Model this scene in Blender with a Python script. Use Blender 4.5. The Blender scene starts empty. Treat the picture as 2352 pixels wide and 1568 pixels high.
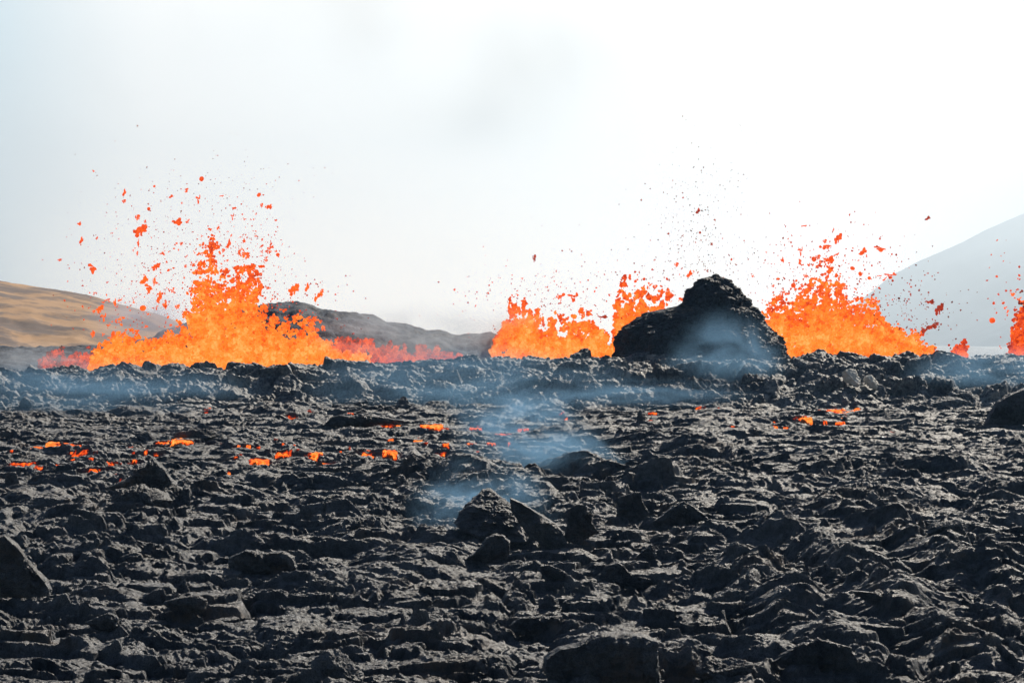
import bpy, math, random
import numpy as np
from mathutils import Vector
R = math.radians
C = bpy.context.scene
COL = C.collection
# ------------------------------------------------------------------ camera
F = 1176 / math.tan(R(12)); CX, CY, EYE = 1176.0, 784.0, 6.0   # focal length in units of a 2352-wide frame
cam = bpy.data.objects.new('camera', bpy.data.cameras.new('camera')); COL.objects.link(cam)
cam.data.sensor_width = 36; cam.data.lens = 18 / math.tan(R(12))
cam.data.clip_start = 0.5; cam.data.clip_end = 20000
cam.location = (0, 0, EYE); cam.rotation_euler = (R(90), 0, 0)
C.camera = cam
# ------------------------------------------------------------------ light and exposure
SUN_EL, SUN_AZ = 37.0, 32.0          # behind the scene, to the right (degrees clockwise from the view direction +Y)
C.view_settings.view_transform = 'Standard'; C.view_settings.look = 'None'
C.view_settings.exposure = 0.5; C.view_settings.gamma = 1.0
C.view_settings.use_curve_mapping = False
C.render.engine = 'CYCLES'
C.cycles.use_denoising = True
try: C.cycles.denoiser = 'OPENIMAGEDENOISE'; C.cycles.denoising_prefilter = 'ACCURATE'
except Exception: pass
C.cycles.max_bounces = 5; C.cycles.diffuse_bounces = 2; C.cycles.glossy_bounces = 2
C.cycles.volume_bounces = 0; C.cycles.transparent_max_bounces = 16
C.cycles.volume_max_steps = 96
C.cycles.sample_clamp_indirect = 3.0
sl = bpy.data.lights.new('sun', 'SUN'); sl.energy = 5.0; sl.angle = R(0.5); sl.color = (1.0, 0.90, 0.76)
sun = bpy.data.objects.new('sun', sl); COL.objects.link(sun)
sd = Vector((math.sin(R(SUN_AZ)) * math.cos(R(SUN_EL)), math.cos(R(SUN_AZ)) * math.cos(R(SUN_EL)), math.sin(R(SUN_EL))))
sun.rotation_euler = sd.to_track_quat('Z', 'Y').to_euler(); sun.location = sd * 500

W = bpy.data.worlds.new('World'); C.world = W; W.use_nodes = True
nt = W.node_tree; nt.nodes.clear()
class G:
    """tiny node-graph helper"""
    def __init__(s, nt): s.nt = nt
    def n(s, typ, props=None, **inp):
        nd = s.nt.nodes.new(typ)
        for k, v in (props or {}).items(): setattr(nd, k, v)
        for k, v in inp.items():
            key = int(k[1:]) if k[0] == 'i' and k[1:].isdigit() else k.replace('_', ' ')
            s.set(nd.inputs[key], v)
        return nd
    def set(s, sock, v):
        if isinstance(v, bpy.types.NodeSocket): s.nt.links.new(v, sock)
        elif isinstance(v, bpy.types.Node): s.nt.links.new(v.outputs[0], sock)
        else:
            if hasattr(sock.default_value, '__len__') and hasattr(v, '__len__') and len(sock.default_value) == 4 and len(v) == 3: v = (*v, 1)
            sock.default_value = v
    def m(s, op, a, b=0.0, c=0.0, clamp=False):
        nd = s.nt.nodes.new('ShaderNodeMath'); nd.operation = op; nd.use_clamp = clamp
        s.set(nd.inputs[0], a); s.set(nd.inputs[1], b)
        if op in ('MULTIPLY_ADD', 'SMOOTH_MIN'): s.set(nd.inputs[2], c)
        return nd.outputs[0]
    def smooth(s, x, a, b, lo=0.0, hi=1.0):
        nd = s.nt.nodes.new('ShaderNodeMapRange'); nd.interpolation_type = 'SMOOTHSTEP'
        s.set(nd.inputs[0], x)
        for i, v in zip((1, 2, 3, 4), (a, b, lo, hi)): nd.inputs[i].default_value = v
        return nd.outputs[0]
    def mix(s, f, a, b):
        nd = s.nt.nodes.new('ShaderNodeMix'); nd.data_type = 'RGBA'
        s.set(nd.inputs[0], f); s.set(nd.inputs[6], a); s.set(nd.inputs[7], b)
        return nd.outputs[2]
    def noise(s, vec, scale, detail=4, rough=0.5, dist=0.0):
        nd = s.nt.nodes.new('ShaderNodeTexNoise')
        s.set(nd.inputs['Vector'], vec); nd.inputs['Scale'].default_value = scale
        nd.inputs['Detail'].default_value = detail; nd.inputs['Roughness'].default_value = rough
        nd.inputs['Distortion'].default_value = dist
        return nd.outputs[0]
g = G(nt)
tc = g.n('ShaderNodeTexCoord'); sep = g.n('ShaderNodeSeparateXYZ', i0=tc.outputs['Generated'])
X, Y, Z = sep.outputs
sky = g.n('ShaderNodeTexSky', {'sky_type': 'NISHITA', 'sun_disc': False, 'sun_elevation': R(SUN_EL), 'sun_rotation': R(SUN_AZ), 'altitude': 200.0})
bgs = g.n('ShaderNodeBackground', Color=sky.outputs[0], Strength=0.05)
# the sunlit gas plume that fills the sky over the eruption (a direction-space cloud)
n1 = g.noise(tc.outputs['Generated'], 9.0, 3, 0.5, 0.4)
n2 = g.noise(tc.outputs['Generated'], 3.1, 2, 0.5, 0.3)
def blob(cx, cz, rx, rz, amp):
    dx = g.m('DIVIDE', g.m('SUBTRACT', X, cx), rx); dz = g.m('DIVIDE', g.m('SUBTRACT', Z, cz), rz)
    q = g.m('ADD', g.m('MULTIPLY', dx, dx), g.m('MULTIPLY', dz, dz))
    return g.m('MULTIPLY', g.m('POWER', 2.718, g.m('MULTIPLY', q, -1.0)), amp)
shade = g.m('ADD', blob(0.012, 0.112, 0.028, 0.022, .8), g.m('ADD', blob(-0.018, 0.090, 0.034, 0.014, .75), blob(-0.06, 0.135, 0.016, 0.03, .4)))
shade = g.m('MULTIPLY', shade, g.smooth(n1, .34, .66, .45, 1.15))
shade = g.m('ADD', shade, g.smooth(n1, .46, .72, 0, .22), clamp=True)
white = g.mix(g.smooth(Z, 0.0, 0.13), (2.2, 1.88, 1.6), (1.0, 0.96, 0.91))
white = g.mix(g.smooth(g.m('ADD', X, g.m('MULTIPLY', n2, 0.08)), -0.205, -0.11), (0.30, 0.58, 0.72), white)
white = g.mix(g.smooth(g.m('SUBTRACT', X, g.m('MULTIPLY', Z, .5)), 0.10, 0.23), white, (0.72, 0.90, 0.98))
pl = g.mix(shade, white, (0.60, 0.53, 0.455))
bgp = g.n('ShaderNodeBackground', Color=pl, Strength=0.93)
mask = g.m('MULTIPLY', g.smooth(g.m('ADD', Y, g.m('MULTIPLY', n2, 0.1)), 0.88, 0.98), g.smooth(Z, 0.30, 0.16))
mx = g.n('ShaderNodeMixShader', Fac=mask, i1=bgs.outputs[0], i2=bgp.outputs[0])
g.n('ShaderNodeOutputWorld', Surface=mx.outputs[0])

# ------------------------------------------------------------------ numpy noise
def _h(ix, iy, iz, seed):
    h = (ix.astype(np.int64) * 374761393 + iy.astype(np.int64) * 668265263 + iz.astype(np.int64) * 1442695041 + seed * 974634777) & 0xffffffff
    h = ((h ^ (h >> 13)) * 1274126177) & 0xffffffff
    h = ((h ^ (h >> 16)) * 2246822519) & 0xffffffff
    return h ^ (h >> 15)
def n2d(x, y, seed=0):
    x = np.asarray(x, float); y = np.asarray(y, float)
    x, y = np.broadcast_arrays(x, y)
    x0 = np.floor(x).astype(np.int64); y0 = np.floor(y).astype(np.int64); fx = x - x0; fy = y - y0
    u = fx * fx * fx * (fx * (fx * 6 - 15) + 10); v = fy * fy * fy * (fy * (fy * 6 - 15) + 10)
    z = np.zeros_like(x0)
    def gr(i, j):
        a = (_h(x0 + i, y0 + j, z, seed) & 0xffff) * (2 * math.pi / 65536)
        return np.cos(a) * (fx - i) + np.sin(a) * (fy - j)
    a = gr(0, 0); b = gr(1, 0); c = gr(0, 1); d = gr(1, 1)
    a = a + u * (b - a); c = c + u * (d - c)
    return (a + v * (c - a)) * 1.5
def fbm(x, y, oct=4, seed=0, gain=0.5, lac=2.03, bill=False):
    s = 0.0; a = 1.0; t = 0.0
    for i in range(oct):
        n = n2d(x + 17.3 * i, y - 9.1 * i, seed + i)
        s = s + a * (np.abs(n) * 2 - 0.6 if bill else n); t += a; a *= gain; x = x * lac; y = y * lac
    return s / t
def n3d(x, y, z, seed=0):
    x0 = np.floor(x).astype(np.int64); y0 = np.floor(y).astype(np.int64); z0 = np.floor(z).astype(np.int64)
    fx = x - x0; fy = y - y0; fz = z - z0
    u = fx * fx * (3 - 2 * fx); v = fy * fy * (3 - 2 * fy); w = fz * fz * (3 - 2 * fz)
    def c(i, j, k): return (_h(x0 + i, y0 + j, z0 + k, seed) & 0xffff) / 32768.0 - 1
    def lx(j, k): a = c(0, j, k); return a + u * (c(1, j, k) - a)
    def ly(k): a = lx(0, k); return a + v * (lx(1, k) - a)
    a = ly(0); return a + w * (ly(1) - a)
def fbm3(x, y, z, oct=4, seed=0, gain=0.5, bill=False):
    s = 0.0; a = 1.0; t = 0.0
    for i in range(oct):
        n = n3d(x + 5.7 * i, y + 3.1 * i, z - 8.3 * i, seed + i)
        s = s + a * (np.abs(n) * 2 - 0.8 if bill else n); t += a; a *= gain; x = x * 2.03; y = y * 2.03; z = z * 2.03
    return s / t
def voro(x, y, seed, ax=1.0):
    """F1, F2, cell offset vector to the nearest seed and three cell randoms"""
    x0 = np.floor(x).astype(np.int64); y0 = np.floor(y).astype(np.int64); z = np.zeros_like(x0)
    f1 = np.full(x.shape, 9.0); f2 = np.full(x.shape, 9.0)
    rx = np.zeros(x.shape); ry = np.zeros(x.shape); hid = np.zeros(x.shape, np.int64)
    for i in (-1, 0, 1):
        for j in (-1, 0, 1):
            h = _h(x0 + i, y0 + j, z, seed)
            px = x0 + i + (h & 0xfff) / 4096.0; py = y0 + j + ((h >> 12) & 0xfff) / 4096.0
            dx = x - px; dy = y - py; d = np.sqrt(dx * dx + dy * dy)
            cl = d < f1
            f2 = np.where(cl, f1, np.minimum(f2, d))
            rx = np.where(cl, dx, rx); ry = np.where(cl, dy, ry); hid = np.where(cl, h, hid); f1 = np.where(cl, d, f1)
    h2 = _h(hid, z + 7, z, seed + 3)
    return f1, f2, rx, ry, (h2 & 0x3ff) / 511.5 - 1, ((h2 >> 10) & 0x3ff) / 511.5 - 1, ((h2 >> 20) & 0x3ff) / 511.5 - 1
def sstep(x, a, b):
    t = np.clip((x - a) / (b - a), 0, 1); return t * t * (3 - 2 * t)

# ------------------------------------------------------------------ mesh + object helpers
def mesh_np(name, v, f, smooth=True):
    me = bpy.data.meshes.new(name)
    v = np.ascontiguousarray(v, np.float32); f = np.ascontiguousarray(f, np.int32); k = f.shape[1]
    me.vertices.add(len(v)); me.vertices.foreach_set('co', v.ravel())
    me.loops.add(f.size); me.loops.foreach_set('vertex_index', f.ravel())
    me.polygons.add(len(f)); me.polygons.foreach_set('loop_start', np.arange(0, f.size, k, dtype=np.int32))
    try: me.polygons.foreach_set('loop_total', np.full(len(f), k, np.int32))
    except Exception: pass
    me.polygons.foreach_set('use_smooth', np.full(len(f), smooth, bool))
    me.update(calc_edges=True)
    return me
def attr(me, name, val):
    a = me.attributes.new(name, 'FLOAT', 'POINT'); a.data.foreach_set('value', np.ascontiguousarray(val, np.float32))
def grid_faces(nr, nc, wrap=False):
    r = np.arange(nr - 1)[:, None]; c = np.arange(nc if wrap else nc - 1)[None, :]; c2 = (c + 1) % nc
    return np.stack([r * nc + c, r * nc + c2, (r + 1) * nc + c2, (r + 1) * nc + c], -1).reshape(-1, 4)
def obj(name, me, mat, parent=None, label=None, cat=None, group=None, kind=None, loc=(0, 0, 0)):
    if mat is not None and not me.materials: me.materials.append(mat)
    o = bpy.data.objects.new(name, me); COL.objects.link(o); o.location = loc
    if parent: o.parent = parent
    if label: o['label'] = label
    if cat: o['category'] = cat
    if group: o['group'] = group
    if kind: o['kind'] = kind
    return o

# ------------------------------------------------------------------ materials
def new_mat(name):
    m = bpy.data.materials.new(name); m.use_nodes = True; m.node_tree.nodes.clear(); return m, G(m.node_tree)
def basalt(name, dark=(0.006, 0.017, 0.034), light=(0.15, 0.163, 0.185), brown=(0.16, 0.112, 0.08), bump=1.0, grain=20.0, rough=0.5, spec=0.75, pale=0.0):
    m, g = new_mat(name)
    pos = g.n('ShaderNodeNewGeometry').outputs['Position']
    a = g.noise(pos, 0.35, 5, 0.6); b = g.noise(pos, 2.6, 6, 0.65); c = g.noise(pos, grain, 5, 0.7); bb = g.noise(pos, 0.22, 4, 0.65, 0.6)
    col = g.mix(g.smooth(g.m('ADD', g.m('MULTIPLY', a, 0.5), g.m('MULTIPLY', b, 0.5)), 0.35, 0.66), dark, light)
    col = g.mix(1.0, col, g.mix(g.smooth(c, .36, .64), (.3, .34, .42), (1.75, 1.7, 1.62))); col.node.blend_type = 'MULTIPLY'  # dark vesicles and bright glints, both painted into the colour
    col = g.mix(g.m('MULTIPLY', g.smooth(bb, 0.52, 0.68), g.smooth(b, .42, .6, .2, .75)), col, brown)
    if pale: col = g.mix(g.m('MULTIPLY', g.smooth(g.noise(pos, 0.8, 4, .6), .56, .66), pale), col, (0.34, 0.32, 0.29))
    d1 = g.n('ShaderNodeBump', Strength=1.0 * bump, Distance=0.12, Height=c)
    v = g.n('ShaderNodeTexVoronoi', {'feature': 'F1'}, Vector=pos, Scale=grain * 2.6, Randomness=1.0)
    d2 = g.n('ShaderNodeBump', Strength=1.0 * bump, Distance=0.04, Height=v.outputs['Distance'], Normal=d1.outputs[0])
    p = g.n('ShaderNodeBsdfPrincipled', Base_Color=col, Roughness=g.smooth(c, .3, .7, rough - .12, rough + .16), Normal=d2.outputs[0])
    p.inputs['Specular IOR Level'].default_value = spec
    g.n('ShaderNodeOutputMaterial', Surface=p.outputs[0])
    return m
M_field = basalt('fresh_basalt')
M_ridge = basalt('ridge_basalt', brown=(.11, .10, .09), dark=(0.016, 0.022, 0.032), light=(0.17, 0.18, 0.19), grain=5.0, rough=0.58, spec=0.5, pale=0.6)
M_cone = basalt('spatter_basalt', dark=(0.008, 0.013, 0.022), light=(0.045, 0.052, 0.065), grain=5.0, rough=0.62, spec=0.3)
M_rim = basalt('rim_basalt', dark=(0.022, 0.034, 0.055), light=(0.065, 0.08, 0.105), brown=(.07, .068, .07), grain=1.5, rough=0.8, spec=0.2)

def ramp(g, fac, stops):
    nd = g.nt.nodes.new('ShaderNodeValToRGB'); g.set(nd.inputs[0], fac)
    el = nd.color_ramp.elements
    while len(el) < len(stops): el.new(0.5)
    for e, (p, c) in zip(el, stops): e.position = p; e.color = (*c, 1)
    return nd.outputs[0]
LAVA = [(0.0, (0.025, 0.006, 0.004)), (0.16, (0.16, 0.018, 0.006)), (0.34, (0.55, 0.035, 0.006)), (0.55, (1.0, 0.115, 0.010)),
        (0.74, (1.15, 0.23, 0.022)), (0.88, (1.2, 0.30, 0.045)), (1.0, (1.3, 0.43, 0.10))]
def lava_mat(name, gain=1.0, scale=1.6, spread=0.35):
    """molten rock: glow follows the temperature attribute of the melt, broken by cooler skins"""
    m, g = new_mat(name)
    pos = g.n('ShaderNodeNewGeometry').outputs['Position']
    t = g.n('ShaderNodeAttribute', {'attribute_name': 'temp'}).outputs['Fac']
    n = g.noise(pos, scale, 4, 0.6)
    tt = g.m('ADD', t, g.m('MULTIPLY', g.m('SUBTRACT', n, 0.5), spread * 2), clamp=True)
    e = g.n('ShaderNodeEmission', Color=ramp(g, tt, LAVA), Strength=gain)
    d = g.n('ShaderNodeBsdfDiffuse', Color=(0.03, 0.02, 0.02))
    a = g.n('ShaderNodeAddShader', i0=e.outputs[0], i1=d.outputs[0])
    g.n('ShaderNodeOutputMaterial', Surface=a.outputs[0])
    try: m.cycles.emission_sampling = 'NONE'
    except Exception: pass
    return m
M_lava = lava_mat('molten_lava', 0.78)
M_clot = lava_mat('cooling_lava', 0.75, 2.5, 0.18)
M_glow = lava_mat('glowing_breakout', .85, 4.5, 0.75)

# ------------------------------------------------------------------ the lava field (height function in metres)
SLOPE, DFAR, KS = 0.05, 205.0, 1.3     # the flow climbs gently towards the vents
def plane(y): return SLOPE * (y - DFAR)
def onplane(px, py):
    d = (EYE + SLOPE * DFAR) / ((py - CY) / F + SLOPE); return ((px - CX) / F * d, d)
RIDGES = []   # long pressure ridges of crust: from, to, width, height (metres)
for (p0, p1, w_, a_) in [((1760, 1240), (2240, 1560), 1.0, .7), ((1900, 1180), (2352, 1400), 1.0, .6), ((1680, 1330), (1960, 1568), .8, .45),
        ((1200, 1080), (1560, 1150), 1.4, .5), ((1060, 1120), (1240, 1180), 1.8, .5), ((1330, 1010), (1620, 1060), 1.8, .6),
        ((60, 1180), (330, 1230), 1.6, .45), ((-60, 1290), (380, 1330), 1.2, .4), ((1780, 1080), (2300, 1110), 2.0, .5), ((880, 1100), (1080, 1130), 1.6, .45)]:
    (xa, ya), (xb, yb) = onplane(*p0), onplane(*p1); RIDGES.append((xa / KS, ya / KS, xb / KS, yb / KS, w_, a_ * 1.45))
def low(x, y): return 0.55 * fbm(x / KS / 17, y / KS / 17, 3, 1)
def hcoarse(x, y):
    y_raw = y; x = x / KS; y = y / KS
    wx = x + 0.9 * fbm(x / 3.1, y / 3.1, 3, 11); wy = y + 1.1 * fbm(x / 3.1 + 40, y / 3.1, 3, 12)
    h = 0.55 * fbm(x / 17, y / 17, 3, 1) + 0.28 * fbm(x / 5.2, y / 6.5, 3, 2)
    for (x0, y0, x1, y1, w, a) in RIDGES:
        dx, dy = x1 - x0, y1 - y0; L = dx * dx + dy * dy
        t = np.clip(((wx - x0) * dx + (wy - y0) * dy) / L, 0, 1)
        d = np.hypot(wx - x0 - t * dx, wy - y0 - t * dy)
        h = h + a * np.exp(-(d / w) ** 2) * (0.7 + 0.3 * np.sin(t * 3.1))
    far = sstep(y_raw, 135, 180)           # plates get flatter towards the far shore
    f1, f2, rx, ry, a, b, c = voro(wx / 3.8, wy / 2.3, 21)
    e = sstep(f2 - f1, 0.0, 0.22)
    h = h + (0.16 * a + (rx * b * 0.30 + ry * c * 0.34) + 0.12 * (1 - f1 * f1)) * e * (1 - 0.45 * far) - 0.2 * (1 - e) * (1 - 0.5 * far)
    return h, wx, wy, far
def field_h(x, y, fine=True):
    h, wx, wy, far = hcoarse(x, y); pl_ = plane(y); x = x / KS; y = y / KS
    wx2 = wx + 0.22 * fbm(x / 0.8, y / 0.8, 3, 31); wy2 = wy + 0.22 * fbm(x / 0.8 + 9, y / 0.8, 3, 32)
    rub = sstep(fbm(x / 6.3, y / 6.3, 3, 41), -0.15, 0.35)          # rubbly against smooth crust
    f1, f2, rx, ry, a, b, c = voro(wx2 / 1.05, wy2 / 0.9, 51)
    e = sstep(f2 - f1, 0.0, 0.3)
    h = h + ((0.11 * a + rx * b * 0.24 + ry * c * 0.24) * e - 0.08 * (1 - e)) * (0.25 + 0.75 * rub)
    L = (1.05 * fbm((wx + .3 * wy) / 5.0, wy / 3.2, 5, 46, gain=.56) + .5 + .07 * b) / .25; fl = np.floor(L)
    tm = sstep(fbm(x / 8 + 3, y / 8, 2, 47), -.25, .2); h = h + (.25 + .12 * (1 - far)) * (fl + sstep(L - fl, .78, 1.0) * tm + (L - fl) * (1 - tm)) - .12
    h = h + 0.09 * (1 - 2.2 * np.abs(fbm((wx + .25 * wy) / 3.6, wy / 0.95, 3, 45))) * (.45 + .55 * rub)
    if not fine: return h + pl_
    f1, f2, rx, ry, a, b, c = voro(wx2 / 0.38, wy2 / 0.34, 61)
    e = sstep(f2 - f1, 0.0, 0.35)
    h = h + ((0.05 * a + 0.045 * (1 - f1 * f1) + ry * b * 0.07) * e - 0.03 * (1 - e)) * (0.35 + 0.65 * rub ** 1.3)
    h = h + 0.09 * fbm(wx2 / 0.32, wy2 / 0.26, 4, 71, bill=True, gain=0.65) * (0.55 + 0.55 * rub)
    # ropy folds on the smooth crust
    ph = (wy2 * 0.9 + wx2 * 0.35) * 2 * math.pi / 0.34
    h = h + 0.012 * np.sin(ph + 2 * fbm(x / 1.3, y / 1.3, 2, 77)) * (1 - rub)
    h = h + 0.085 * fbm(x / 0.16, y / 0.14, 4, 81, gain=0.8) * (.8 + .2 * rub)
    return h + pl_
ANG = math.tan(R(16.5))
nc, nr = 1040, 1950
tt = np.linspace(-ANG, ANG, nc); dd = np.exp(np.linspace(math.log(76.0), math.log(209.0), nr))
XX = (tt[None, :] * dd[:, None]); YY = np.repeat(dd[:, None], nc, 1)
HH = np.empty_like(XX)
for i in range(0, nr, 195): HH[i:i + 195] = field_h(XX[i:i + 195], YY[i:i + 195])
# crust lips lean a little towards where the flow pushed them (downhill, towards -y)
lean = HH - plane(YY) - low(XX, YY)
sx = 0.05 * fbm(XX / 0.2, YY / 0.2, 2, 91)
V = np.stack([XX + sx, YY - 0.45 * lean + 0.06 * fbm(XX / 0.17, YY / 0.17, 2, 92), HH], -1).reshape(-1, 3)
obj('lava_field_ground', mesh_np('lava_field_ground', V, grid_faces(nr, nc)), M_field, kind='structure')
# the same land further out, coarse
gx = np.sign(np.linspace(-1, 1, 161)) * np.abs(np.linspace(-1, 1, 161)) ** 2.6 * 2500
gy = -50 + np.linspace(0, 1, 161) ** 1.8 * 7100
GX, GY = np.meshgrid(gx, gy)
GZ = -1.3 + 0.25 * fbm(GX / 9, GY / 9, 3, 5) + np.minimum(plane(GY), 0)
obj('ground', mesh_np('ground', np.stack([GX, GY, GZ], -1).reshape(-1, 3), grid_faces(161, 161)), M_field, kind='structure')

def hit(px, py):
    """where the sight line through a photo point meets the field"""
    d = np.linspace(78, 208, 1400); x = (px - CX) / F * d; z = EYE + (CY - py) / F * d
    h = field_h(x, d, fine=False); k = np.argmax(z < h)
    if not (z < h).any(): k = len(d) - 1
    return float(x[k]), float(d[k]), float(h[k])
def at(px, py, d): return ((px - CX) / F * d, d, EYE + (CY - py) / F * d)

# ------------------------------------------------------------------ shore ridge, crater rim, hill, mountain
def crest(pts, d):
    p = np.array(pts, float); return (p[:, 0] - CX) / F * d, EYE + (CY - p[:, 1]) / F * d
def strip(name, pts, d0, dc, d1, zf, zb, mat, ncol, nrow, nf, xlim, kind='structure', xoff=None):
    xs, zs = crest(pts, dc)
    x = np.linspace(xlim[0], xlim[1], ncol); y = np.linspace(d0, d1, nrow)
    x2, y2 = np.meshgrid(x, y)
    top = np.interp(x2, xs, zs)
    s = np.where(y2 < dc, sstep(y2, d0, dc), 1 - sstep(y2, dc, d1))
    base = np.where(y2 < dc, zf, zb)
    z = base + (top - base) * s
    z, y3 = nf(x2, y2, z, s)
    return obj(name, mesh_np(name, np.stack([x2, y3, z], -1).reshape(-1, 3), grid_faces(nrow, ncol)), mat, kind=kind)
def ridge_n(x, y, z, s):
    wx = x + 0.7 * fbm(x / 2.2, y / 2.2, 3, 101); wy = y + 0.7 * fbm(x / 2.2, y / 2.2 + 30, 3, 102)
    f1, f2, rx, ry, a, b, c = voro(wx / 2.5, wy / 1.7, 111); e = sstep(f2 - f1, 0, .25)
    n = (0.5 * a + rx * b * .9 + ry * c * .9) * e - .35 * (1 - e)
    f1, f2, rx, ry, a, b, c = voro(wx / .7, wy / .6, 113); e = sstep(f2 - f1, 0, .3)
    n = n + (0.16 * a + .1 * (1 - f1)) * e + .22 * fbm(x / .55, y / .55, 4, 115, bill=True, gain=.6)
    n = n + 0.5 * fbm(x / 7, y / 5, 3, 117) * (1 - s * .5)
    z = z + n * (0.35 + 0.6 * np.clip(np.minimum(s * 2, 1.6 - s), 0, 1))
    return z, y - 0.35 * n
strip('lava_ridge_ground', [(-700, 850), (0, 846), (60, 853), (200, 850), (268, 842), (292, 831), (330, 842), (500, 845), (700, 841), (860, 835), (1000, 831), (1180, 824), (1420, 821), (1600, 825), (1800, 829), (1860, 819), (1900, 813), (1960, 823), (2100, 819), (2200, 821), (2352, 813), (3100, 810)],
      199, 216, 226, -0.3, 2.2, M_ridge, 1300, 330, ridge_n, (-66, 66))
def rim_n(x, y, z, s):
    n = .55 * fbm(x / 3, y / 3, 4, 121, bill=True, gain=.55) + .9 * fbm(x / 9, y / 9, 3, 122) * (1 - s * .7)
    return z + n * .8, y - .3 * n
strip('crater_rim_ground', [(-700, 800), (0, 797), (100, 795), (240, 792), (330, 780), (420, 745), (560, 712), (640, 693), (700, 692), (745, 712), (800, 716), (850, 724), (900, 738), (960, 752), (1040, 768), (1080, 772), (1130, 764), (1180, 788), (1250, 812), (1400, 828), (3100, 826)],
      236, 262, 285, 0.0, -2, M_rim, 700, 160, rim_n, (-80, 80))

m, g = new_mat('ochre_hillside'); M_hill = m
pos = g.n('ShaderNodeNewGeometry').outputs['Position']
st = g.n('ShaderNodeMapping', Vector=pos, Scale=(0.035, 0.03, 0.16), Rotation=(0, 0.25, 0))
a = g.noise(st.outputs[0], 1.0, 6, .62, .5); b = g.noise(pos, .12, 5, .65)
col = g.mix(g.smooth(g.m('ADD', g.m('MULTIPLY', a, .7), g.m('MULTIPLY', b, .3)), .44, .56), (0.30, 0.18, 0.092), (0.10, 0.072, 0.062))
p = g.n('ShaderNodeBsdfPrincipled', Base_Color=col, Roughness=.95); g.n('ShaderNodeOutputMaterial', Surface=p.outputs[0])
def hill_n(x, y, z, s):
    n = 5 * fbm(x / 40, y / 60, 5, 131) * (s + .2) * (1.15 - s) + 2.2 * fbm(x / 9, y / 12, 5, 133, gain=.6) * np.clip(1.1 - s, .25, 1)
    return z + n, y
strip('hill', [(-1200, 520), (-400, 590), (0, 645), (100, 662), (200, 678), (300, 705), (350, 718), (430, 752), (520, 800), (700, 830), (1000, 850)],
      430, 700, 900, -3, -3, M_hill, 420, 260, hill_n, (-300, -15))
m, g = new_mat('far_mountain_slope'); M_mtn = m
pos = g.n('ShaderNodeNewGeometry').outputs['Position']
p = g.n('ShaderNodeBsdfPrincipled', Base_Color=g.mix(g.noise(pos, .01, 5, .6), (0.02, 0.06, 0.13), (0.05, 0.10, 0.17)), Roughness=.95)  # blue of the distance haze put into the base colour
g.n('ShaderNodeOutputMaterial', Surface=p.outputs[0])
def mt_n(x, y, z, s):
    return z + 110 * fbm(x / 520, y / 520, 6, 141, gain=.55) * np.clip(s, 0, 1) * (1.15 - s) * (y > 1500), y
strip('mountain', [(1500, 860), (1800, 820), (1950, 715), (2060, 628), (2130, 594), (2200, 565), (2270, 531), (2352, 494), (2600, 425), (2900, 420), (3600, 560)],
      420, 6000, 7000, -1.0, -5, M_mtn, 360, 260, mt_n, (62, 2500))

# ------------------------------------------------------------------ spatter cone
ol = [(1418, 850), (1417, 800), (1422, 775), (1436, 755), (1462, 742), (1482, 722), (1497, 716), (1522, 711), (1548, 719)]
left = [(850, 1405), (826, 1415), (800, 1417), (775, 1422), (755, 1437), (742, 1460), (726, 1480), (718, 1494), (713, 1518), (708, 1550), (700, 1566), (680, 1576), (665, 1582), (650, 1597), (642, 1611), (636, 1627), (630.5, 1644)]
right = [(850, 1840), (826, 1812), (805, 1800), (775, 1772), (745, 1748), (728, 1742), (710, 1733), (690, 1720), (672, 1704), (655, 1683), (645, 1669), (637, 1654), (630.5, 1650)]
nzr, nth = 260, 560; DC = 223.0
ys = np.linspace(850, 630.8, nzr)
lx = np.interp(-ys, [-p[0] for p in left], [p[1] for p in left]); rx_ = np.interp(-ys, [-p[0] for p in right], [p[1] for p in right])
sm_ = lambda a_: np.convolve(np.pad(a_, 6, mode='edge'), np.ones(13) / 13, 'valid')
lx = sm_(lx); rx_ = sm_(rx_); cx = (lx + rx_) / 2; ra = (rx_ - lx) / 2
th = np.linspace(0, 2 * math.pi, nth, endpoint=False)
xx = ((cx[:, None] + ra[:, None] * np.cos(th)) - CX) / F * DC
yy = DC + (ra[:, None] * 0.85 * np.sin(th)) / F * DC
zz = np.repeat((EYE + (CY - ys) / F * DC)[:, None], nth, 1)
nx, ny = np.cos(th)[None, :] * np.ones_like(xx), np.sin(th)[None, :] * np.ones_like(xx)
dsp = .28 * (1 - sstep(zz, 10.3, 12.2)) + .5 * fbm3(xx / .9, yy / .9, zz / .9, 4, 151, bill=True, gain=.65) + .55 * fbm3(xx / 2.4, yy / 2.4, zz / 2.0, 3, 155) + .42 * fbm3(xx / 1.2, yy / 1.2, zz / 1.1, 3, 156)
# gullies and clots running down the flank, and the deeper breach on the camera side
dsp += .22 * fbm3(np.repeat(th[None, :], nzr, 0) * 5, zz * .35, zz * 0, 3, 158)
br = np.exp(-((th[None, :] - R(275)) / .28) ** 2) * sstep(zz, 3.8, 6.0) * (1 - sstep(zz, 8.6, 10.2))
dsp -= .75 * br
xx = xx + nx * dsp; yy = yy + ny * dsp; zz = zz + .1 * dsp
Vc = np.stack([xx, yy, zz], -1).reshape(-1, 3)
Vc = np.vstack([Vc, Vc[-nth:].mean(0)[None] + [[0, 0, .12]]])
fc = grid_faces(nzr, nth, True)
top = len(Vc) - 1; tri = np.array([[(nzr - 1) * nth + i, (nzr - 1) * nth + (i + 1) % nth, top, top] for i in range(nth)])
me = bpy.data.meshes.new('spatter_cone')
me.from_pydata(Vc.tolist(), [], fc.tolist() + tri[:, :3].tolist()); me.polygons.foreach_set('use_smooth', [True] * len(me.polygons)); me.update()
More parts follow.
